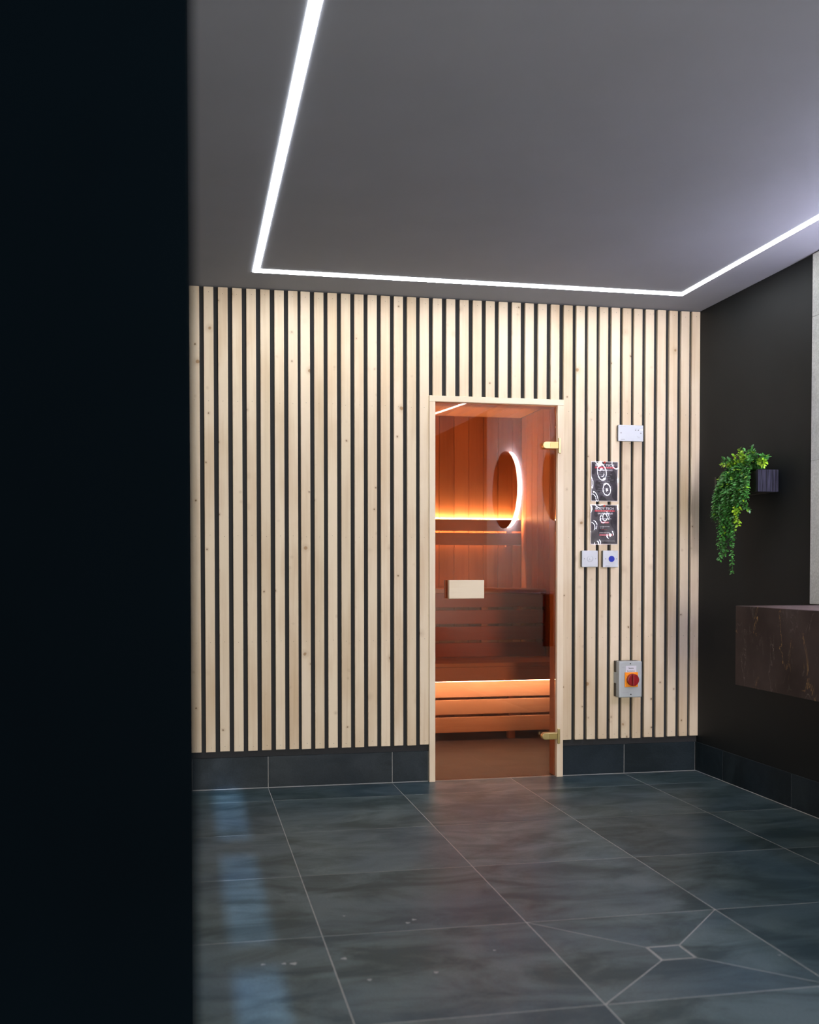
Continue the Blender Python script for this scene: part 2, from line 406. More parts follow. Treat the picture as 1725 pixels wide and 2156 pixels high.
# floor: porcelain tiles laid on a grout bed
GR = .0030
mb = MB()
xs = [XR+.0, 0.0] + [-.6018*k for k in range(1, 7)]
ys = [0.0] + [-(R1+WD*k) for k in range(0, 11)]
ys = [y for y in ys if y > YF] + [YF]
DR = (-.947, -.846, -2.4925, -2.390)         # drain x0 x1 y0 y1
for a in range(len(xs)-1):
    for b_ in range(len(ys)-1):
        x1, x0 = xs[a], xs[a+1]; y1, y0 = ys[b_], ys[b_+1]
        if x0 < -3.3: continue
        if x0 < -.9 < x1 and y0 < -2.44 < y1:
            g = GR
            C_ = [(x0, y0), (x1, y0), (x1, y1), (x0, y1)]
            D_ = [(DR[0], DR[2]), (DR[1], DR[2]), (DR[1], DR[3]), (DR[0], DR[3])]
            for i in range(4):
                j = (i+1) % 4
                q = [Vector((*C_[i], 0)), Vector((*C_[j], 0)), Vector((*D_[j], 0)), Vector((*D_[i], 0))]
                cen = sum(q, Vector())/4
                # inset each mitred piece by half a joint
                n = 4; res = []
                for k in range(n):
                    p0, p1, p2 = q[k-1], q[k], q[(k+1) % n]
                    e1 = (p1-p0).normalized(); e2 = (p2-p1).normalized()
                    n1 = Vector((-e1.y, e1.x, 0)); n2 = Vector((-e2.y, e2.x, 0))
                    bis = (n1+n2); bis = bis/ (1+n1.dot(n2))
                    res.append(p1 + bis*g*.55)
                lo = [Vector((p.x, p.y, -.008)) for p in res]
                bm = bmesh.new(); T = [bm.verts.new(p) for p in res]; B = [bm.verts.new(p) for p in lo]
                bm.faces.new(T)
                for k in range(4): bm.faces.new([B[k], B[(k+1) % 4], T[(k+1) % 4], T[k]])
                bmesh.ops.recalc_face_normals(bm, faces=bm.faces)
                mb.merge(bm, 0)
        else:
            mb.box(x0+GR/2, x1-GR/2, y0+GR/2, y1-GR/2, -.008, 0, 0, .0002, 1)
mb.box(-3.4, XR+.2, YF-.2, .02, -.03, -.0003, 1)
floor = struct(mb.build('floor', [M['floor'], M['grout']]))
# dried water marks on the tiles
mb = MB()
def mark(x, y, r, e=1.0):
    n = 14; pts = []
    for k in range(n):
        a = 2*PI*k/n; rr = r*(1+.25*math.sin(3*a+x*40))
        pts.append((x+rr*math.cos(a)*e, y+rr*math.sin(a), .0004))
    mb.poly(pts)
for x, y, r in ((-1.546,-2.06,.0065),(-1.522,-2.035,.007),(-1.77,-2.31,.008),(-1.728,-2.47,.006),(-1.552,-2.455,.006),(-1.905,-2.32,.009),(-1.93,-2.315,.006),(-1.985,-2.31,.006),(-1.72,-1.96,.004),(-1.36,-2.33,.004),(-.62,-2.52,.004),(-.60,-1.13,.004),(-.31,-.82,.004)):
    mark(x, y, r)
mb.build('water_mark', M['white_drop'], floor)

# ceiling with recesses for the light channel
mb = MB()
mb.box(-3.4, XR+.2, YF-.2, .09, H, H+.12)
struct(mb.build('ceiling', M['ceiling']))

# back wall: felt-faced board round the door opening, clad with spruce slats
FX0, FX1, FZ = -1.0225, -.3347, 1.8862      # door frame outer edges and top
OX0, OX1, OZ = -.9925, -.3672, 1.8575       # clear opening
mb = MB()
mb.box(-3.4, FX0+.004, 0, .09, 0, H)
mb.box(FX1-.004, XR+.2, 0, .09, 0, H)
mb.box(FX0+.004, FX1-.004, 0, .09, FZ-.004, H)
wall_back = struct(mb.build('wall_back', M['felt']))
ST = .018                                    # slat thickness
right_edges = [-2.1168,-2.052,-1.9862,-1.921,-1.8555,-1.7906,-1.7244,-1.6599,-1.6013,-1.5365,-1.4727,-1.408,-1.3436,-1.2792,-1.2152,-1.1509,-1.0863,-1.0231,
               -.9579,-.8909,-.8235,-.7573,-.6914,-.6252,-.5579,-.4906,-.4234,-.3568,-.2876,-.2235,-.1611,-.0994,-.0364,.0244,.0844,.1477,.2119,.2763,.3411,.4000]
mb = MB()
SB, STP = .183, H-.003
first = right_edges[0]-.0658
for i, r in enumerate(right_edges):
    w = .0448 if i < 28 else .0452
    x0, x1 = r-w, r
    z0 = SB + random.uniform(-.0015, .0015)
    over = x1 > FX0+.005 and x0 < FX1-.005
    if i == 0: x0 = XL+.001
    if over and not (x1 > FX1+.01): z0 = FZ+.0005
    if i == 28: x0 = FX1+.0005
    if i == 27 : x0 = r-w; 
    if i == 27: z0 = FZ+.0005
    mb.box(x0, x1, -ST, 0, z0, STP, 0, .0012, 1)
    cx = (x0+x1)/2
    for z in (2.33, 1.83, 1.199, .70, .206):
        if z > z0+.01:
            mb.disc((cx+random.uniform(-.002, .004), z+random.uniform(-.004, .004)), .0013, -ST-.0003, -ST+.001, 1, 8)
slats = mb.build('slat_cladding', [M['slat'], M['pin']], wall_back)

# tiled skirting on the back wall and the right wall
def skirt(name, spans, axis, label, mitre=0):
    mb = MB()
    for a, b_ in spans:
        if axis == 'X': mb.box(a+.0012, b_-.0012, -.0075, -.0005, .004, .1516, 0, .0008, 1)
        else: mb.box(XR-.0075, XR-.0005, a+.0012, b_-.0012, .004, .1516, 0, .0008, 1)
    lo, hi = min(s[0] for s in spans), max(s[1] for s in spans)
    if axis == 'X':
        mb.box(lo, hi, -.0062, -.0003, .001, .150, 1); mb.box(lo, hi, -.011, -.0004, .0004, .0045, 2, .0015, 1)
    else:
        mb.box(XR-.0062, XR-.0003, lo, hi, .001, .150, 1); mb.box(XR-.011, XR-.0004, lo, hi, .0004, .0045, 2, .0015, 1)
    return struct(mb.build(name, [M['skirt'], M['grout'], M['silicone']]), label)
skirt('baseboard_back_left', [(XL+.002, -1.8055), (-1.8055, -1.2037), (-1.2037, FX0-.001)], 'X', 'dark slate skirting tiles left of the sauna door')
skirt('baseboard_back_right', [(FX1+.001, 0), (0, XR-.009)], 'X', 'dark slate skirting tiles right of the sauna door')
skirt('baseboard_right', [(y0, y1) for y0, y1 in zip(ys[1:], ys[:-1])][0:10], 'Y', 'dark slate skirting tiles along the black wall')

# right wall, painted black, with the pale tiled splashback above the counter
mb = MB(); mb.box(XR, XR+.15, YF, 0, 0, H)
struct(mb.build('wall_right', M['black_wall']))
mb = MB()
yy = [-1.038]; 
while yy[-1] > -3.4: yy.append(yy[-1]-.6)
for y1, y0 in zip(yy, yy[1:]):
    for z0, z1 in ((.8935, 1.494), (1.494, 2.094), (2.094, H-.004)):
        mb.box(XR-.010, XR-.0005, y0+.001, y1-.001, z0+.001, z1-.001, 0, .0006, 1)
mb.box(XR-.0085, XR-.0003, yy[-1], yy[0]-.002, .8935, H-.004, 1)
struct(mb.build('trim_1', [M['tile_pale'], M['grout']]), 'pale grey wall tiles above the marble counter')

# left wall: thick dark partition whose near end fills the left of the view
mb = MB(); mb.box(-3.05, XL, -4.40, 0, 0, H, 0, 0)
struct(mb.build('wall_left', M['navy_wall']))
# wall behind the camera with a narrow glazed slit that lets low daylight in
def zat(y): return math.tan(SUN_EL)*(y-YF)
SX0, SX1 = -2.064, -1.942
zs = []
for y0, y1 in ((-.95, -.005), (-2.130, -1.18), (-3.3, -2.315)):
    zs.append((zat(y0), zat(y1)))
zs.sort()
mb = MB()
mb.box(-3.4, SX0, YF-.04, YF, 0, H); mb.box(SX1, -1.36, YF-.04, YF, 0, H); mb.box(-.74, XR+.15, YF-.04, YF, 0, H); mb.box(-1.36, -.74, YF-.04, YF, 1.51, H); mb.box(-1.36, -.74, YF-.04, YF, 0, .33)  # middle opening is added to let the fill lamp through
edges = [0]+[v for z in zs for v in z]+[H]
for k in range(0, len(edges), 2):
    a, b_ = edges[k], edges[k+1]
    if b_ > a: mb.box(SX0, SX1, YF-.04, YF, a, b_)
struct(mb.build('wall_front', M['back_paint']))
mb = MB(); mb.box(-3.44, -3.30, YF, 0, 0, H)
struct(mb.build('wall_far_left', M['back_paint']))

mb = MB(); mb.box(-1.75, XR+.15, -7.5, -7.4, 0, 3.4)  # unseen screen added to keep the sun out of the fill opening
struct(mb.build('sun_screen', M['back_paint']))

# ================================================================ SAUNA ROOM BEHIND THE GLASS
SX_R, SX_L, SY, SH = .100, -1.85, 2.044, 2.098
# upright boards are part of each wall
mb = MB(); x = .036
xb = [SX_R, .036]
while xb[-1] > SX_L: xb.append(xb[-1]-.1047)
for a, b_ in zip(xb, xb[1:]): mb.box(max(b_, SX_L)+.0008, a-.0008, SY, SY+.014, 0, SH, 0, .003, 1)
mb.box(SX_L, SX_R, SY+.008, SY+.03, 0, SH)
struct(mb.build('wall_sauna_back', M['cedar_z']), 'cedar boarded back wall of the sauna')
for nm, X0, X1, lab in (('wall_sauna_right', SX_R, SX_R+.014, 'cedar boarded right wall of the sauna'), ('wall_sauna_left', SX_L-.014, SX_L, 'cedar boarded left wall of the sauna')):
    mb = MB(); y = SY
    while y > .095:
        y0 = max(y-.118, .091); mb.box(X0, X1, y0+.0008, y-.0008, 0, SH, 0, .003, 1); y = y0
        if y <= .0911: break
    mb.box(X1-.004 if X0 > 0 else X0-.015, X1+.015 if X0 > 0 else X0+.004, .091, SY+.03, 0, SH)
    struct(mb.build(nm, M['cedar_z']), lab)
mb = MB(); x = SX_R
while x > SX_L:
    x0 = max(x-.11, SX_L); mb.box(x0+.0008, x-.0008, .091, SY+.03, SH, SH+.014, 0, .003, 1); x = x0
mb.box(SX_L, SX_R, .091, SY+.03, SH+.010, SH+.03)
struct(mb.build('ceiling_sauna', M['cedar_y']), 'cedar boarded ceiling of the sauna')
mb = MB(); mb.box(SX_L, SX_R, .022, SY+.03, -.03, 0)
struct(mb.build('floor_sauna', M['sauna_floor']), 'brown floor of the sauna')

# upper bench with slatted riser
UY, LY = 1.515, 1.084
t = tag(empty('upper_bench', (-.85, UY, 0)), 'upper cedar sauna bench with four riser boards, seen through the glass door', 'bench')
lt = Local(t)
mb = MB()
for k in range(5): mb.box(SX_L+.003, SX_R-.003, UY-.012+k*.105, UY-.012+k*.105+.096, .892, .9185, 0, .004)
lt.part(mb, 'seat', M['cedar_x'])
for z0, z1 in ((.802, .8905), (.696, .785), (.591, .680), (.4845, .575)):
    lt.part(MB().box(SX_L+.003, SX_R-.003, UY, UY+.022, z0, z1, 0, .003), 'riser_board', M['cedar_shaded'])
for px_ in (-1.5, -.9, -.305, .06):
    lt.part(MB().box(px_-.022, px_+.022, UY+.0225, UY+.065, .484, .890, 0, .002), 'support_post', M['cedar_z'])
# lower bench with three riser boards lit from below the seat
t = tag(empty('lower_bench', (-.85, LY, 0)), 'lower cedar sauna bench with three brightly lit riser boards, seen through the glass door', 'bench')
lt = Local(t)
mb = MB()
for k in range(4):
    y0 = LY+k*.1085
    mb.box(SX_L+.003, SX_R-.003, y0, min(y0+.099, UY+.02), .458, .4825, 0, .004)
lt.part(mb, 'seat', M['cedar_x'])
lt.part(MB().box(SX_L+.003, SX_R-.003, LY+.004, LY+.026, .373, .4575, 0, .003), 'apron', M['cedar_x'])
for z0, z1 in ((.2637, .385), (.159, .249), (.0497, .1435)):
    lt.part(MB().box(SX_L+.003, SX_R-.003, LY+.110, LY+.132, z0, z1, 0, .003), 'riser_board', M['cedar_x'])
for px_ in (-1.5, -.85, -.22, .06):
    lt.part(MB().box(px_-.022, px_+.022, LY+.1325, LY+.175, .0, .457, 0, .002), 'support_post', M['cedar_z'])
lt.part(MB().box(SX_L+.02, SX_R-.02, LY+.030, LY+.045, .3690, .378), 'light_strip', M['sauna_led_low'], label='warm glowing light strip under the seat edge')
# backrest on the back wall with a light strip behind its top edge
BY = SY-.060
t = tag(empty('backrest', (-.85, SY, 1.2)), 'long cedar backrest on the sauna wall with a glowing top edge', 'backrest')
lt = Local(t)
lt.part(MB().box(SX_L+.003, SX_R-.02, BY, BY+.022, 1.309, 1.390, 0, .003), 'rest_board', M['cedar_x'])
lt.part(MB().box(SX_L+.003, SX_R-.02, BY-.012, BY+.012, 1.212, 1.2965, 0, .003), 'rest_board', M['cedar_x'])
for px_ in (-1.5, -.85, .0):
    lt.part(MB().box(px_-.02, px_+.02, BY+.0225, SY-.0005, 1.2, 1.36, 0, .002), 'bracket', M['cedar_z'])
lt.part(MB().box(SX_L+.02, SX_R-.03, SY-.030, SY-.003, 1.372, 1.3975), 'light_strip', M['sauna_led'], label='warm glowing light strip behind the top board')

# ================================================================ DOOR
door = struct(empty('door_1', (-.68, 0, 0)), 'amber glass sauna door in a pale pine frame')
ld = Local(door)
FY = -.026
mb = MB()
mb.box(FX0, OX0, FY, .0, .0005, FZ-.0285, 0, .0015)
mb.box(OX1, FX1, FY, .0, .0005, FZ-.0285, 0, .0015)
fr = ld.part(mb, 'door_frame', M['frame'])
ld.part(MB().box(FX0, FX1, FY-.001, .0, FZ-.0285, FZ, 0, .0015), 'frame_head', M['framex'])
mb = MB()
mb.box(FX0+.0045, OX0-.002, .0005, .0905, .0005, FZ-.030)
mb.box(OX1+.002, FX1-.0045, .0005, .0905, .0005, FZ-.030)
mb.box(FX0+.0045, FX1-.0045, .0005, .0905, FZ-.032, FZ-.0045)
ld.part(mb, 'jamb_lining', M['cedar_z'], label='brown wooden lining behind the glass')
# glass leaf, standing a hair ajar on its hinges at the right
AJ = math.radians(1.15)
leaf = bpy.data.objects.new('glass_leaf', bpy.data.meshes.new('glass_leaf')); 
hx, hy = OX1-.002, -.004
mb = MB(); W_ = (OX1-.002)-(OX0+.0015)
mb.box(-W_, 0, 0, .008, .006, OZ-.002, 0, .0008, 1)
leaf = mb.build('glass_leaf', M['amber'], door)
leaf.location = (hx-door.location.x, hy-door.location.y, 0); leaf.rotation_euler = (0, 0, AJ)
leaf['label'] = 'amber tinted glass pane'
# handle: pale wooden block outside, matching block inside
def hl(mb, name, mats, label=None):
    o = mb.build(name, mats, leaf)
    if label: o['label'] = label
    return o
h_x0, h_x1 = -.9335-hx, -.7560-hx
mb = MB(); mb.box(h_x0, h_x1, -.048, -.018, .8995, .990, 0, .002); hdl = hl(mb, 'door_handle', M['handle'], 'pale wooden pull block')
# grooved stand-offs
mb = MB(); mb.box(h_x0+.03, h_x0+.055, -.018, 0, .925, .965, 0, .002); mb.box(h_x1-.055, h_x1-.03, -.018, 0, .925, .965, 0, .002)
hl(mb, 'handle_spacer', M['handle'])
mb = MB(); mb.box(h_x0, h_x1, .030, .055, .8995, .990, 0, .002); mb.box(h_x0+.03, h_x0+.055, .008, .030, .925, .965); mb.box(h_x1-.055, h_x1-.03, .008, .030, .925, .965)
hl(mb, 'inner_handle', M['cedar_x'], 'inner wooden pull block')
# two brass hinges
for zc in (1.657, .2065):
    hp = empty('hinge', (-.362-door.location.x, FY-door.location.y, zc)); hp.parent = door; hp['label'] = 'brass hinge clamping the glass'
    bpy.context.view_layer.update()
    def hpart(mb, name, mat):
        return mb.build(name, mat, hp)
    # all coordinates relative to the hinge pin
    mb = MB(); mb.box(-.0035, .0095, -.009, -.0003, -.038, .038, 0, .002); hpart(mb, 'hinge_plate', M['brass'])
    mb = MB()
    n = 14; out = [(-.004, -.0155), (-.004, .0185)]
    cx_, r_ = -.068, .017
    for k in range(n+1):
        a = PI/2 + PI*k/n; out.append((cx_+r_*math.cos(a), .0015+r_*math.sin(a)))
    mb.prism(out, -.010, .0195, 0, .002)
    hpart(mb, 'glass_clamp', M['brass'])
    mb = MB(); mb.box(-.048, -.006, -.0108, -.0098, -.0115, .0145, 0, .0005, 1); hpart(mb, 'clamp_cover', M['brass_dark'])

# ================================================================ CEILING LIGHT CHANNEL
t = tag(empty('ceiling_light_channel', (-.86, -.32, H)), 'continuous white linear light recessed round the edge of the ceiling', 'light')
lt = Local(t)
def strip(pts_in, pts_out, name, z=H):
    mb = MB()
    for k in range(len(pts_in)-1):
        q = [pts_in[k], pts_in[k+1], pts_out[k+1], pts_out[k]]
        bm = bmesh.new(); T = [bm.verts.new((p[0], p[1], z-.0002)) for p in q]; B = [bm.verts.new((p[0], p[1], z-.0022)) for p in q]
        bm.faces.new(B)
        for i in range(4): bm.faces.new([B[i], B[(i+1) % 4], T[(i+1) % 4], T[i]])
        bmesh.ops.recalc_face_normals(bm, faces=bm.faces); mb.merge(bm, 0)
    return lt.part(mb, name, M['led'])
YB0, YB1 = -.3455, -.2925
strip([(-1.8585, YB0), (-1.8585, YF+.6)], [(-1.8865, YB1), (-1.8865, YF+.6)], 'left_light_run')
strip([(-1.8585, YB0), (.1385, YB0)], [(-1.8865, YB1), (.1665, YB1)], 'back_light_run')
strip([(.1385, YB0), (.1385, -2.70), (-.02, -3.78)], [(.1665, YB1), (.1665, -2.70), (.008, -3.78)], 'right_light_run')

# ================================================================ ROUND MIRRORS (on the right wall, over the counter)
for yc, lab in ((-1.765, 'round backlit mirror over the counter, seen at the right edge of the glass door'), (-2.875, 'round backlit mirror over the counter, seen as a whole ring in the glass door')):
    t = tag(empty('round_mirror', (XR-.010, yc, 1.665)), lab, 'mirror', 'backlit round mirrors over the counter')
    lt = Local(t)
    lt.part(MB().disc((yc, 1.665), .300, XR-.052, XR-.046, 0, 96, .001, 'X'), 'mirror_glass', M['mirror'])
    lt.part(MB().disc((yc, 1.665), .270, XR-.0455, XR-.0105, 0, 64, 0, 'X'), 'back_box', M['chrome_dark'])
    lt.part(MB().ring((yc, 1.665),   .2705, .292, XR-.0455, XR-.016, 0), 'light_ring', M['mirror_led'], label='glowing cool white ring behind the mirror')

# ================================================================ VANITY COUNTER
mb = MB(); mb.box(0.0, XR-.0105, -3.9, -1.134, .572, .892, 0, .0015)
vc = mb.build('vanity_counter', M['marble'])
tag(vc, 'floating dark brown marble counter with pale veins on the black wall', 'counter')

# ================================================================ PLANTER AND PLANT
t = tag(empty('wall_planter', (XR, -.5725, 1.385)), 'small black timber planter box fixed to the black wall', 'planter')
lt = Local(t)
PX0, PX1, PY0, PY1, PZ0, PZ1 = .300, XR-.0008, -.773, -.372, 1.384, 1.483
lt.part(MB().box(PX0, PX1, PY0, PY0+.018, PZ0, PZ1, 0, .001, 1), 'end_panel', M['planter_end'], label='blue grey grained end panel')
lt.part(MB().box(PX0, PX1, PY1-.018, PY1, PZ0, PZ1-.001, 0, .001, 1), 'end_panel', M['pot_black'])
lt.part(MB().box(PX0+.006, PX0+.018, PY0+.0185, PY1-.0185, PZ0+.001, PZ1-.004, 0, .001, 1), 'front_panel', M['pot_black'])
lt.part(MB().box(PX1-.012, PX1, PY0+.0185, PY1-.0185, PZ0+.001, PZ1-.004, 0, .001, 1), 'back_panel', M['pot_black'])
lt.part(MB().box(PX0+.0185, PX1-.0125, PY0+.0185, PY1-.0185, PZ0+.003, PZ0+.015), 'base_panel', M['pot_black'])

t = tag(empty('trailing_plant', (.34, -.62, 1.40)), 'leafy green trailing plant spilling over the front of the black wall planter', 'plant')
lt = Local(t)
strands = [
([(-0.642, 1.482), (-0.572, 1.545), (-0.564, 1.599)], 'y'), ([(-0.664, 1.482), (-0.693, 1.551), (-0.685, 1.590)], 'g'),
([(-0.679, 1.478), (-0.774, 1.516), (-0.845, 1.491)], 'y'), ([(-0.679, 1.476), (-0.788, 1.53), (-0.83, 1.529)], 'g'),
([(-0.604, 1.483), (-0.51, 1.527), (-0.461, 1.52)], 'y'), ([(-0.573, 1.481), (-0.486, 1.483), (-0.45, 1.462)], 'y'),
([(-0.573, 1.487), (-0.463, 1.399), (-0.448, 1.321), (-0.436, 1.266)], 'g'), ([(-0.604, 1.484), (-0.527, 1.394), (-0.505, 1.298), (-0.482, 1.221)], 'g'),
([(-0.635, 1.481), (-0.574, 1.39), (-0.545, 1.277), (-0.515, 1.181), (-0.515, 1.114), (-0.484, 1.083)], 'g'),
([(-0.65, 1.48), (-0.605, 1.388), (-0.577, 1.237), (-0.578, 1.14), (-0.576, 1.025)], 'g'),
([(-0.665, 1.478), (-0.651, 1.385), (-0.637, 1.291), (-0.646, 1.234)], 't'), ([(-0.695, 1.476), (-0.696, 1.382), (-0.682, 1.334), (-0.756, 1.303)], 'g'),
([(-0.68, 1.481), (-0.71, 1.418), (-0.711, 1.366)], 'g'), ([(-0.635, 1.481), (-0.605, 1.407), (-0.575, 1.333)], 'g'),
([(-0.619, 1.502), (-0.542, 1.47), (-0.487, 1.416), (-0.48, 1.378)], 'g'), ([(-0.62, 1.483), (-0.60, 1.54), (-0.575, 1.57)], 'y'),
([(-0.64, 1.481), (-0.66, 1.53), (-0.72, 1.545)], 'g'), ([(-0.60, 1.483), (-0.54, 1.53), (-0.50, 1.545)], 'g'),
]
def interp(cp, n):
    """smooth curve through control points"""
    P = [Vector(p) for p in cp]; P = [P[0]*2-P[1]]+P+[P[-1]*2-P[-2]]
    out = []
    for i in range(1, len(P)-2):
        for k in range(n):
            u = k/n; a, b_, c, d = P[i-1], P[i], P[i+1], P[i+2]
            out.append(.5*((2*b_)+(-a+c)*u+(2*a-5*b_+4*c-d)*u*u+(-a+3*b_-3*c+d)*u**3))
    out.append(P[-2]); return out
green, young, stems = MB(), MB(), MB()
def leaf_q(mbx, p, d, up, ln, wd):
    d = d.normalized(); s_ = d.cross(up).normalized(); nrm = s_.cross(d)
    a = p; m1 = p+d*ln*.45+s_*wd*.5+nrm*ln*.10; m2 = p+d*ln*.45-s_*wd*.5+nrm*ln*.10; q1 = p+d*ln*.85+s_*wd*.28+nrm*ln*.02; q2 = p+d*ln*.85-s_*wd*.28+nrm*ln*.02; c = p+d*ln
    mid = p+d*ln*.5
    bm = bmesh.new(); A, B1, B2, C1, C2, D, E_ = [bm.verts.new(v) for v in (a, m1, m2, q1, q2, c, mid)]
    for f in ((A, B1, E_), (A, E_, B2), (B1, C1, D, E_), (B2, E_, D, C2)):
        bm.faces.new(f).smooth = True
    mbx.merge(bm, 0)
for si, (cp, kind) in enumerate(strands):
    reps = 5 if cp[-1][1] < 1.45 else 4
    for rep in range(reps):
        j = .028 if rep else 0
        hang = cp[-1][1] < 1.42
        pts3 = []
        frac = random.uniform(.70, 1.0) if rep else 1.0
        x_hang = random.uniform(.262, .288); off = (random.uniform(-j, j), random.uniform(-.4*j, .4*j))
        for k, (y, z) in enumerate(cp):
            t_ = k/(len(cp)-1)
            if hang:
                x = .345 if k == 0 else x_hang + random.uniform(-.006, .006)
            else:
                x = .345 - (.05+random.uniform(-.04, .04))*t_
            if k == 0: z = 1.472
            pts3.append((x, y+off[0]*(1 if k else .5), z+off[1]*t_))
        if hang: pts3.insert(1, (.298, (pts3[0][1]*.6+pts3[1][1]*.4), 1.502+random.uniform(-.006, .012)))
        curve = interp(pts3, 10); curve = curve[:max(3, int(len(curve)*frac))]
        stems.tube(curve, .0011, 0, 4)
        # leaves in pairs along the stem
        acc = 0; last = curve[0]; nleaf = 0; total = sum((curve[i+1]-curve[i]).length for i in range(len(curve)-1)); run = 0
        for i in range(1, len(curve)):
            seg = curve[i]-curve[i-1]; L_ = seg.length
            if L_ < 1e-6: continue
            pos = 0
            while acc+(L_-pos) >= .0085:
                pos += .0085-acc; acc = 0
                p = curve[i-1]+seg*(pos/L_); run_f = (run+pos)/total
                for s2 in (0, 1):
                    ang = nleaf*2.0+s2*PI+random.uniform(-.5, .5)
                    d0 = seg.normalized(); u = d0.orthogonal().normalized(); w = d0.cross(u)
                    out_d = (u*math.cos(ang)+w*math.sin(ang))*1.0 + d0*.55
                    out_d += Vector((-.2, -.12, 0))
                    ln = random.uniform(.013, .021); 
                    is_young = (kind == 'y' and run_f > .45) or (kind == 't' and run_f > .86) or (random.random() < .07 and p.z > 1.2)
                    pe = p + out_d.normalized()*ln
                    if pe.x > XR-.004: continue
                    if PY0-.01 < pe.y < PY1+.01 and pe.z < PZ1+.004 and pe.x > PX0-.004: continue
                    leaf_q(young if is_young else green, p, out_d, Vector((-.3, -.3, 1)) + Vector((random.uniform(-.5,.5),)*3), ln, ln*random.uniform(.55, .75))
                nleaf += 1
            acc += L_-pos; run += L_
lt.part(stems, 'stems', M['stem'])
lt.part(green, 'foliage', M['leaf'])
lt.part(young, 'young_leaves', M['leaf_young'], label='bright yellow green young leaves')

# ================================================================ FLOOR DRAIN
t = tag(empty('floor_drain', ((DR[0]+DR[1])/2, (DR[2]+DR[3])/2, 0)), 'small square drain with a tiled cover set in the floor', 'drain')
lt = Local(t)
mb = MB(); w = .0035
x0, x1, y0, y1 = DR[0]+.0005, DR[1]-.0005, DR[2]+.0005, DR[3]-.0005
mb.box(x0, x1, y0, y0+.0018, -.006, .0008); mb.box(x0, x1, y1-.0018, y1, -.006, .0008); mb.box(x0, x0+.0018, y0+.0018, y1-.0018, -.006, .0008); mb.box(x1-.0018, x1, y0+.0018, y1-.0018, -.006, .0008)
lt.part(mb, 'drain_rim', M['drain_steel'])
lt.part(MB().box(x0+.0018, x1-.0018, y0+.0018, y1-.0018, -.0055, -.0045), 'dark_gap', M['black_plastic'])
lt.part(MB().box(x0+.006, x1-.006, y0+.006, y1-.006, -.0045, .0002, 0, .0005, 1), 'drain_cover', M['floor'])

# ================================================================ WALL FITTINGS (on the slat faces, plane y = -ST)
Y0 = -ST-.0003
def screws(lt, pts, y, r=.003):
    for x, z in pts:
        lt.part(MB().disc((x, z), r, y-.0006, y+.0004, 0, 12), 'screw', M['steel'], lt.face)
def letters(lt, items, y, name, mat, label=None):
    for body, h, cx, cz, w in items:
        o = lt.part(MB().merge(text_bm(body, h, cx, cz, w, .012), 0, Matrix.Translation((0, y, 0))), name, mat, lt.face, label)

# twin alarm panel
x0, x1, z0, z1 = -.0535, .0810, 1.6865, 1.7675
t = tag(empty('alarm_panel', ((x0+x1)/2, Y0, (z0+z1)/2)), 'wide white plastic control plate on the slats, highest of the wall fittings', 'control panel')
lt = Local(t)
lt.part(MB().box(x0+.001, x1-.001, Y0-.014, Y0, z0+.001, z1-.001, 0, .002), 'back_box', M['black_plastic'])
FP = Y0-.0245
lt.face = lt.part(MB().box(x0, x1, FP, Y0-.0145, z0, z1, 0, .0025), 'face_plate', M['white_plastic'])
screws(lt, [(x0+.014, 1.7275), (x1-.014, 1.7275)], FP)
letters(lt, [('ENCLOSURE', .0025, x0+.024, z1-.008, .026), ('POWER', .0022, x1-.042, z1-.0185, .012), ('CALL', .0022, x1-.022, z1-.0185, .009), ('RESET', .003, x1-.025, z0+.018, .012)], FP-.0004, 'lettering', M['ink_grey'])
letters(lt, [('CONTROL', .004, x0+.024, z0+.009, .022)], FP-.0004, 'maker_lettering', M['ink_black'])
for dx in (-.042, -.028):
    lt.part(MB().disc((x1+dx, z1-.025), .0024, FP-.001, FP+.0004, 0, 12), 'indicator', M['ink_black'], lt.face)
lt.part(MB().box(x1-.020, x1-.002, FP-.0006, FP+.0004, z1-.026, z1-.020), 'white_sticker', M['ink_white'], lt.face)
lt.part(MB().box(x1-.032, x1-.018, FP-.0015, FP+.0004, z0+.022, z0+.028, 0, .001), 'reset_button', M['white_plastic'], lt.face)

# square push plates
def plate(x0, x1, z0, z1, label, name):
    t = tag(empty(name, ((x0+x1)/2, Y0, (z0+z1)/2)), label, 'switch', 'square white wall plates')
    lt = Local(t)
    lt.part(MB().box(x0+.001, x1-.001, Y0-.018, Y0, z0+.001, z1-.001, 0, .002), 'back_box', M['black_plastic'])
    lt.face = lt.part(MB().box(x0, x1, Y0-.0275, Y0-.0185, z0, z1, 0, .0025), 'face_plate', M['white_plastic'])
    return lt, Y0-.0275, (x0+x1)/2, (z0+z1)/2
lt, fp, cx, cz = plate(-.2445, -.1605, 1.0535, 1.136, 'square white wall plate with a round white push button, left of the blue one', 'push_plate')
mb = MB().ring((0, 0), .0145, .0165, 0, .0025, 0, 40)
for v in mb.bm.verts: v.co = Vector((cx+v.co.y, fp+.0003-v.co.x, cz+v.co.z))
lt.part(mb, 'button_rim', M['white_plastic'], lt.face)
mb = MB().disc((cx, cz), .0140, fp-.0022, fp+.0003, 0, 40, .001); mb.disc((cx, cz), .0060, fp-.0050, fp-.0018, 0, 24, .0015, smooth=False)
lt.part(mb, 'push_button', M['white_plastic'], lt.face)
screws(lt, [(cx-.030, cz), (cx+.030, cz)], fp, .0024)
lt, fp, cx, cz = plate(-.1335, -.0520, 1.0525, 1.1365, 'square white wall plate with a round blue push button', 'push_plate')
lt.part(MB().disc((cx+.004, cz), .0155, fp-.0035, fp+.0003, 0, 40, .001), 'push_button', M['blue_plastic'], lt.face, label='round blue button')
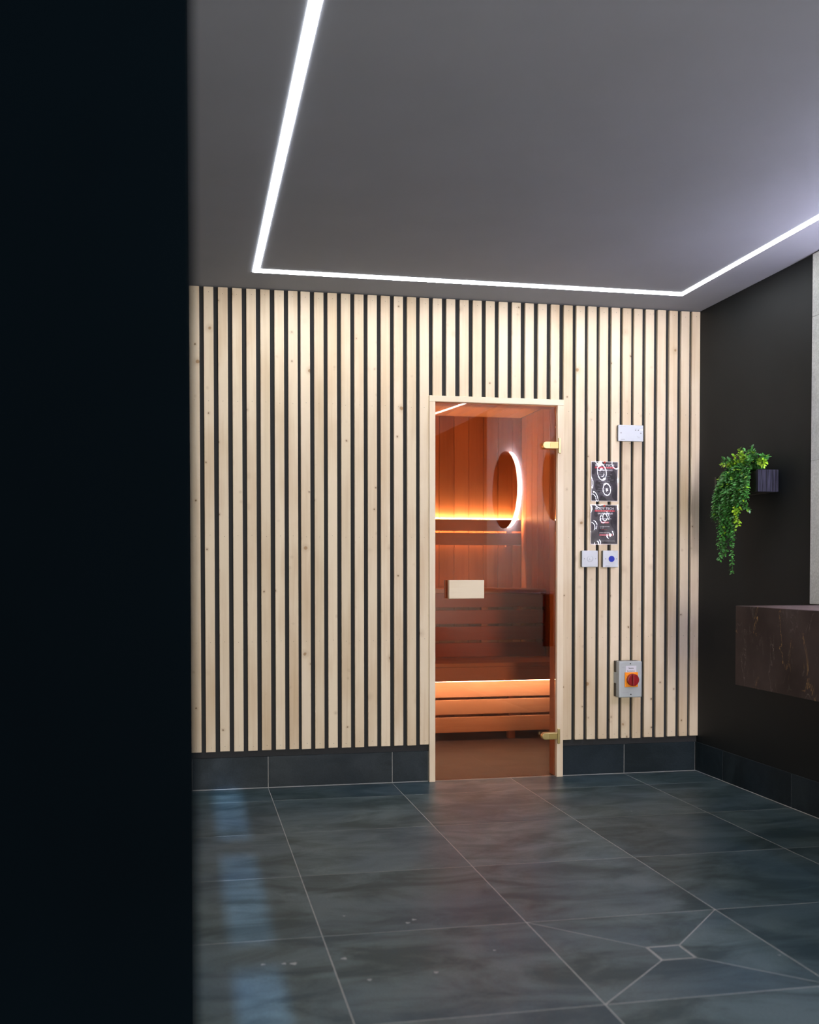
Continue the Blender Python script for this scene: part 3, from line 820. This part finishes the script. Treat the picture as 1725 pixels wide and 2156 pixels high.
screws(lt, [(cx-.027, cz), (cx+.031, cz)], fp, .0026)
letters(lt, [('CALL', .0025, cx+.022, cz+.036, .020)], fp-.0004, 'lettering', M['ink_grey'])
letters(lt, [('CONTROL', .0035, cx-.017, cz-.036, .022)], fp-.0004, 'maker_lettering', M['ink_black'])

# rotary isolator
x0, x1, z0, z1 = -.0640, .0590, .399, .581
t = tag(empty('isolator_switch', (-.002, Y0, .39)), 'grey electrical isolator box with a red rotary knob on an orange square', 'switch')
lt = Local(t)
YA, YBx = Y0-.030, Y0-.072
mb = MB(); mb.box(x0+.001, x1-.001, YA, Y0, z0+.001, z0+.068, 0, .002); mb.box(x0+.001, x1-.001, YA, Y0, z0+.124, z1-.001, 0, .002); mb.box(x0+.008, x1-.001, YA+.0002, Y0, z0+.068, z0+.124)
lt.part(mb, 'back_box', M['iso_dark'])
mb = MB(); mb.box(x0, x0+.008, YA, Y0-.001, z0+.069, z0+.123, 0, .001); lt.part(mb, 'side_plug', M['iso_grey'])
lt.face = lt.part(MB().box(x0, x1, YBx, YA-.0005, z0, z1, 0, .006, 3), 'cover', M['iso_grey'])
screws(lt, [(-.0035, .5690), (-.0005, .4145)], YBx, .0032)
for o in lt.face.children:
    if o.name.startswith('screw'): o.data.materials[0] = M['ink_black']
lt.part(MB().box(-.0288, .0280, YBx-.0006, YBx+.0004, .5265, .5580), 'paper_label', M['iso_label'], lt.face)
letters(lt, [('Sauna', .0075, -.0005, .5470, .0270), ('Isolation', .0070, -.0005, .5325, .0400)], YBx-.0010, 'lettering', M['ink_black'])
letters(lt, [('IMQ', .0045, -.0400, .5515, .0160), ('IP65 20A', .0035, -.0280, .4240, .0330)], YBx-.0004, 'rating_lettering', M['ink_grey'])
lt.part(MB().box(-.0345, .0350, YBx-.006, YBx+.0004, .4525, .5262, 0, .0015), 'orange_plate', M['orange'], label='square orange plate')
letters(lt, [('0', .0050, -.0255, .5080, None), ('I', .0050, -.0255, .4720, None)], YBx-.0064, 'position_marks', M['ink_black'])
mb = MB(); mb.disc((.003, .4895), .0305, YBx-.026, YBx-.006, 0, 40, .003)
kn = lt.part(mb, 'rotary_knob', M['red_plastic'], label='round red knob')
mb = MB(); mb.box(-.0055, .0115, YBx-.040, YBx-.0262, .4620, .5170, 0, .003)
lt.part(mb, 'knob_grip', M['red_plastic'], kn)

# ---- laminated posters with a clear wavy film
def wave(x, z, seed, amp):
    """how far the limp laminated sheet bows off the slats"""
    return amp*(.5+.5*math.sin(34*x+seed)*math.cos(9*z+seed*1.7)) + amp*.55*math.sin(70*x+22*z+seed*2.1) + amp*.5*math.sin(60*z-40*x+seed)
def sheet(mb, x0, x1, z0, z1, seed, amp, base, nx=28, nz=40, mi=0, border=0.):
    vs = {}
    for i in range(nx+1):
        for k in range(nz+1):
            x = x0+(x1-x0)*i/nx; z = z0+(z1-z0)*k/nz
            vs[i, k] = mb.bm.verts.new((x, base-wave(x, z, seed, amp), z))
    for i in range(nx):
        for k in range(nz):
            f = mb.bm.faces.new([vs[i, k], vs[i+1, k], vs[i+1, k+1], vs[i, k+1]]); f.smooth = True; f.material_index = mi
def poster(name, x0, x1, z0, z1, seed, label, whites, greys, reds, redbars, bartext, pins):
    cx, W_, H_ = (x0+x1)/2, x1-x0, z1-z0
    t = tag(empty(name, (cx, Y0, z0)), label, 'sign', 'laminated notices'); lt = Local(t)
    amp = .0021; base = Y0-.0052
    mb = MB(); sheet(mb, x0-.003, x1+.003, z0-.003, z1+.003, seed, amp, base); o = lt.part(mb, 'laminate_margin', M['poster_edge'])
    mb = MB(); sheet(mb, x0, x1, z0, z1, seed, amp, base-.0004); lt.part(mb, 'printed_sheet', M['poster'])
    def wl(items, d, nm, mat):
        for it in items:
            mb = MB()
            if it[0] == 'bar':
                _, a, b_, c, dd = it; n = 16
                for q in range(n):
                    xa, xb_ = a+(b_-a)*q/n, a+(b_-a)*(q+1)/n
                    mb.poly([(xa, 0, c), (xb_, 0, c), (xb_, 0, dd), (xa, 0, dd)])
            else:
                body, h, ccx, ccz, w = it
                mb.merge(text_bm(body, h, ccx, ccz, w, .02 if h > .004 else .0))
            for v in mb.bm.verts: v.co.y = base-d-wave(v.co.x, v.co.z, seed, amp)
            bmesh.ops.recalc_face_normals(mb.bm, faces=mb.bm.faces)
            lt.part(mb, nm, mat)
    wl(redbars, .0007, 'red_band', M['ink_red'])
    wl(whites, .0010, 'white_lettering', M['ink_white'])
    wl(greys, .0010, 'grey_lettering', M['ink_grey'])
    wl(reds, .0010, 'red_lettering', M['ink_red'])
    wl(bartext, .0011, 'band_lettering', M['ink_white'])
    mb = MB(); sheet(mb, x0-.004, x1+.004, z0-.004, z1+.004, seed, amp, base-.0017, 36, 52); lt.part(mb, 'laminate_film', M['film'])
    for px_, pz_ in pins:
        yb = base-.0019-wave(px_, pz_, seed, amp)
        mb = MB().disc((px_, pz_), .0050, yb-.003, yb, 0, 20, .001); mb.disc((px_, pz_), .0030, yb-.008, yb-.003, 0, 16, .001); 
        lt.part(mb, 'drawing_pin', M['red_pin'], label='red drawing pin')
    return t
def rows(cx, z, dz, words, h, w0, jit):
    out = []
    for k, s_ in enumerate(words): out.append((s_, h, cx+jit[k % len(jit)], z-dz*k, w0*len(s_)))
    return out
P1 = (-.1875, -.0500, 1.3870, 1.5810)
P2 = (-.1895, -.0500, 1.1700, 1.3640)
poster('sauna_rules_sign', *P1, .4, 'laminated black notice headed BODY TECH and SAUNA RULES, upper of the pinned pair',
    [('BODY TECH', .0125, -.1180, 1.5655, .098), ('SAUNA RULES', .0085, -.1180, 1.5405, .082)],
    [('SHOWER BEFORE YOU ENTER', .0030, -.1180, 1.5270, .060)] +
    rows(-.1180, 1.5180, .0088, ['SIT ON A TOWEL AT ALL TIMES', 'NO FOOD OR GLASS INSIDE', 'KEEP THE DOOR CLOSED', 'DO NOT POUR WATER ON THE HEATER', 'DRINK PLENTY OF WATER', 'NO OILS OR LOTIONS', 'LEAVE IF YOU FEEL UNWELL', 'NO PHONES IN THE SAUNA', 'COOL DOWN BETWEEN SESSIONS', 'SESSIONS OF 15 MINUTES ONLY', 'RESPECT OTHER USERS', 'ASK STAFF FOR HELP', 'THANK YOU'], .0034, .0029, [0, -.006, .004, .002, -.003]),
    [], [('bar', -.1700, -.0640, 1.5490, 1.5570)], [('F  I  T  N  E  S  S', .0040, -.1170, 1.5530, .090)], [(-.1200, 1.5820-.003)])
poster('sauna_timer_sign', *P2, 2.1, 'laminated black notice with red highlighted lines and strong glare, lower of the pinned pair',
    [('BODY TECH', .0115, -.1180, 1.3480, .098), ('SAUNA RULES', .0080, -.1150, 1.3230, .080), ('PUSH THE BUTTON TO', .0042, -.1120, 1.2900+.006, .058), ('THE TIMER ON WHEN', .0042, -.1180, 1.2570, .052), ('IN USE', .0042, -.1330, 1.2500, .020), ('SAUNA RUNS ON A', .0050, -.1180, 1.2260, .056)],
    [('PLEASE SPEAK TO A MEMBER OF STAFF', .0030, -.1100, 1.1880, .090), ('IF YOU NEED ANY HELP USING THE SAUNA', .0030, -.1100, 1.1820, .094)],
    [('NOT IN USE', .0040, -.1200, 1.2420, .030)], [('bar', -.1700, -.0640, 1.3320, 1.3395), ('bar', -.1370, -.0960, 1.2740, 1.2815), ('bar', -.1460, -.0760, 1.2110, 1.2185)],
    [('F  I  T  N  E  S  S', .0038, -.1170, 1.3357, .090), ('TURN ON', .0042, -.1160, 1.2777, .034), ('20 MIN HEAT CYCLE', .0042, -.1110, 1.2147, .062)], [(-.1215, 1.3610)])
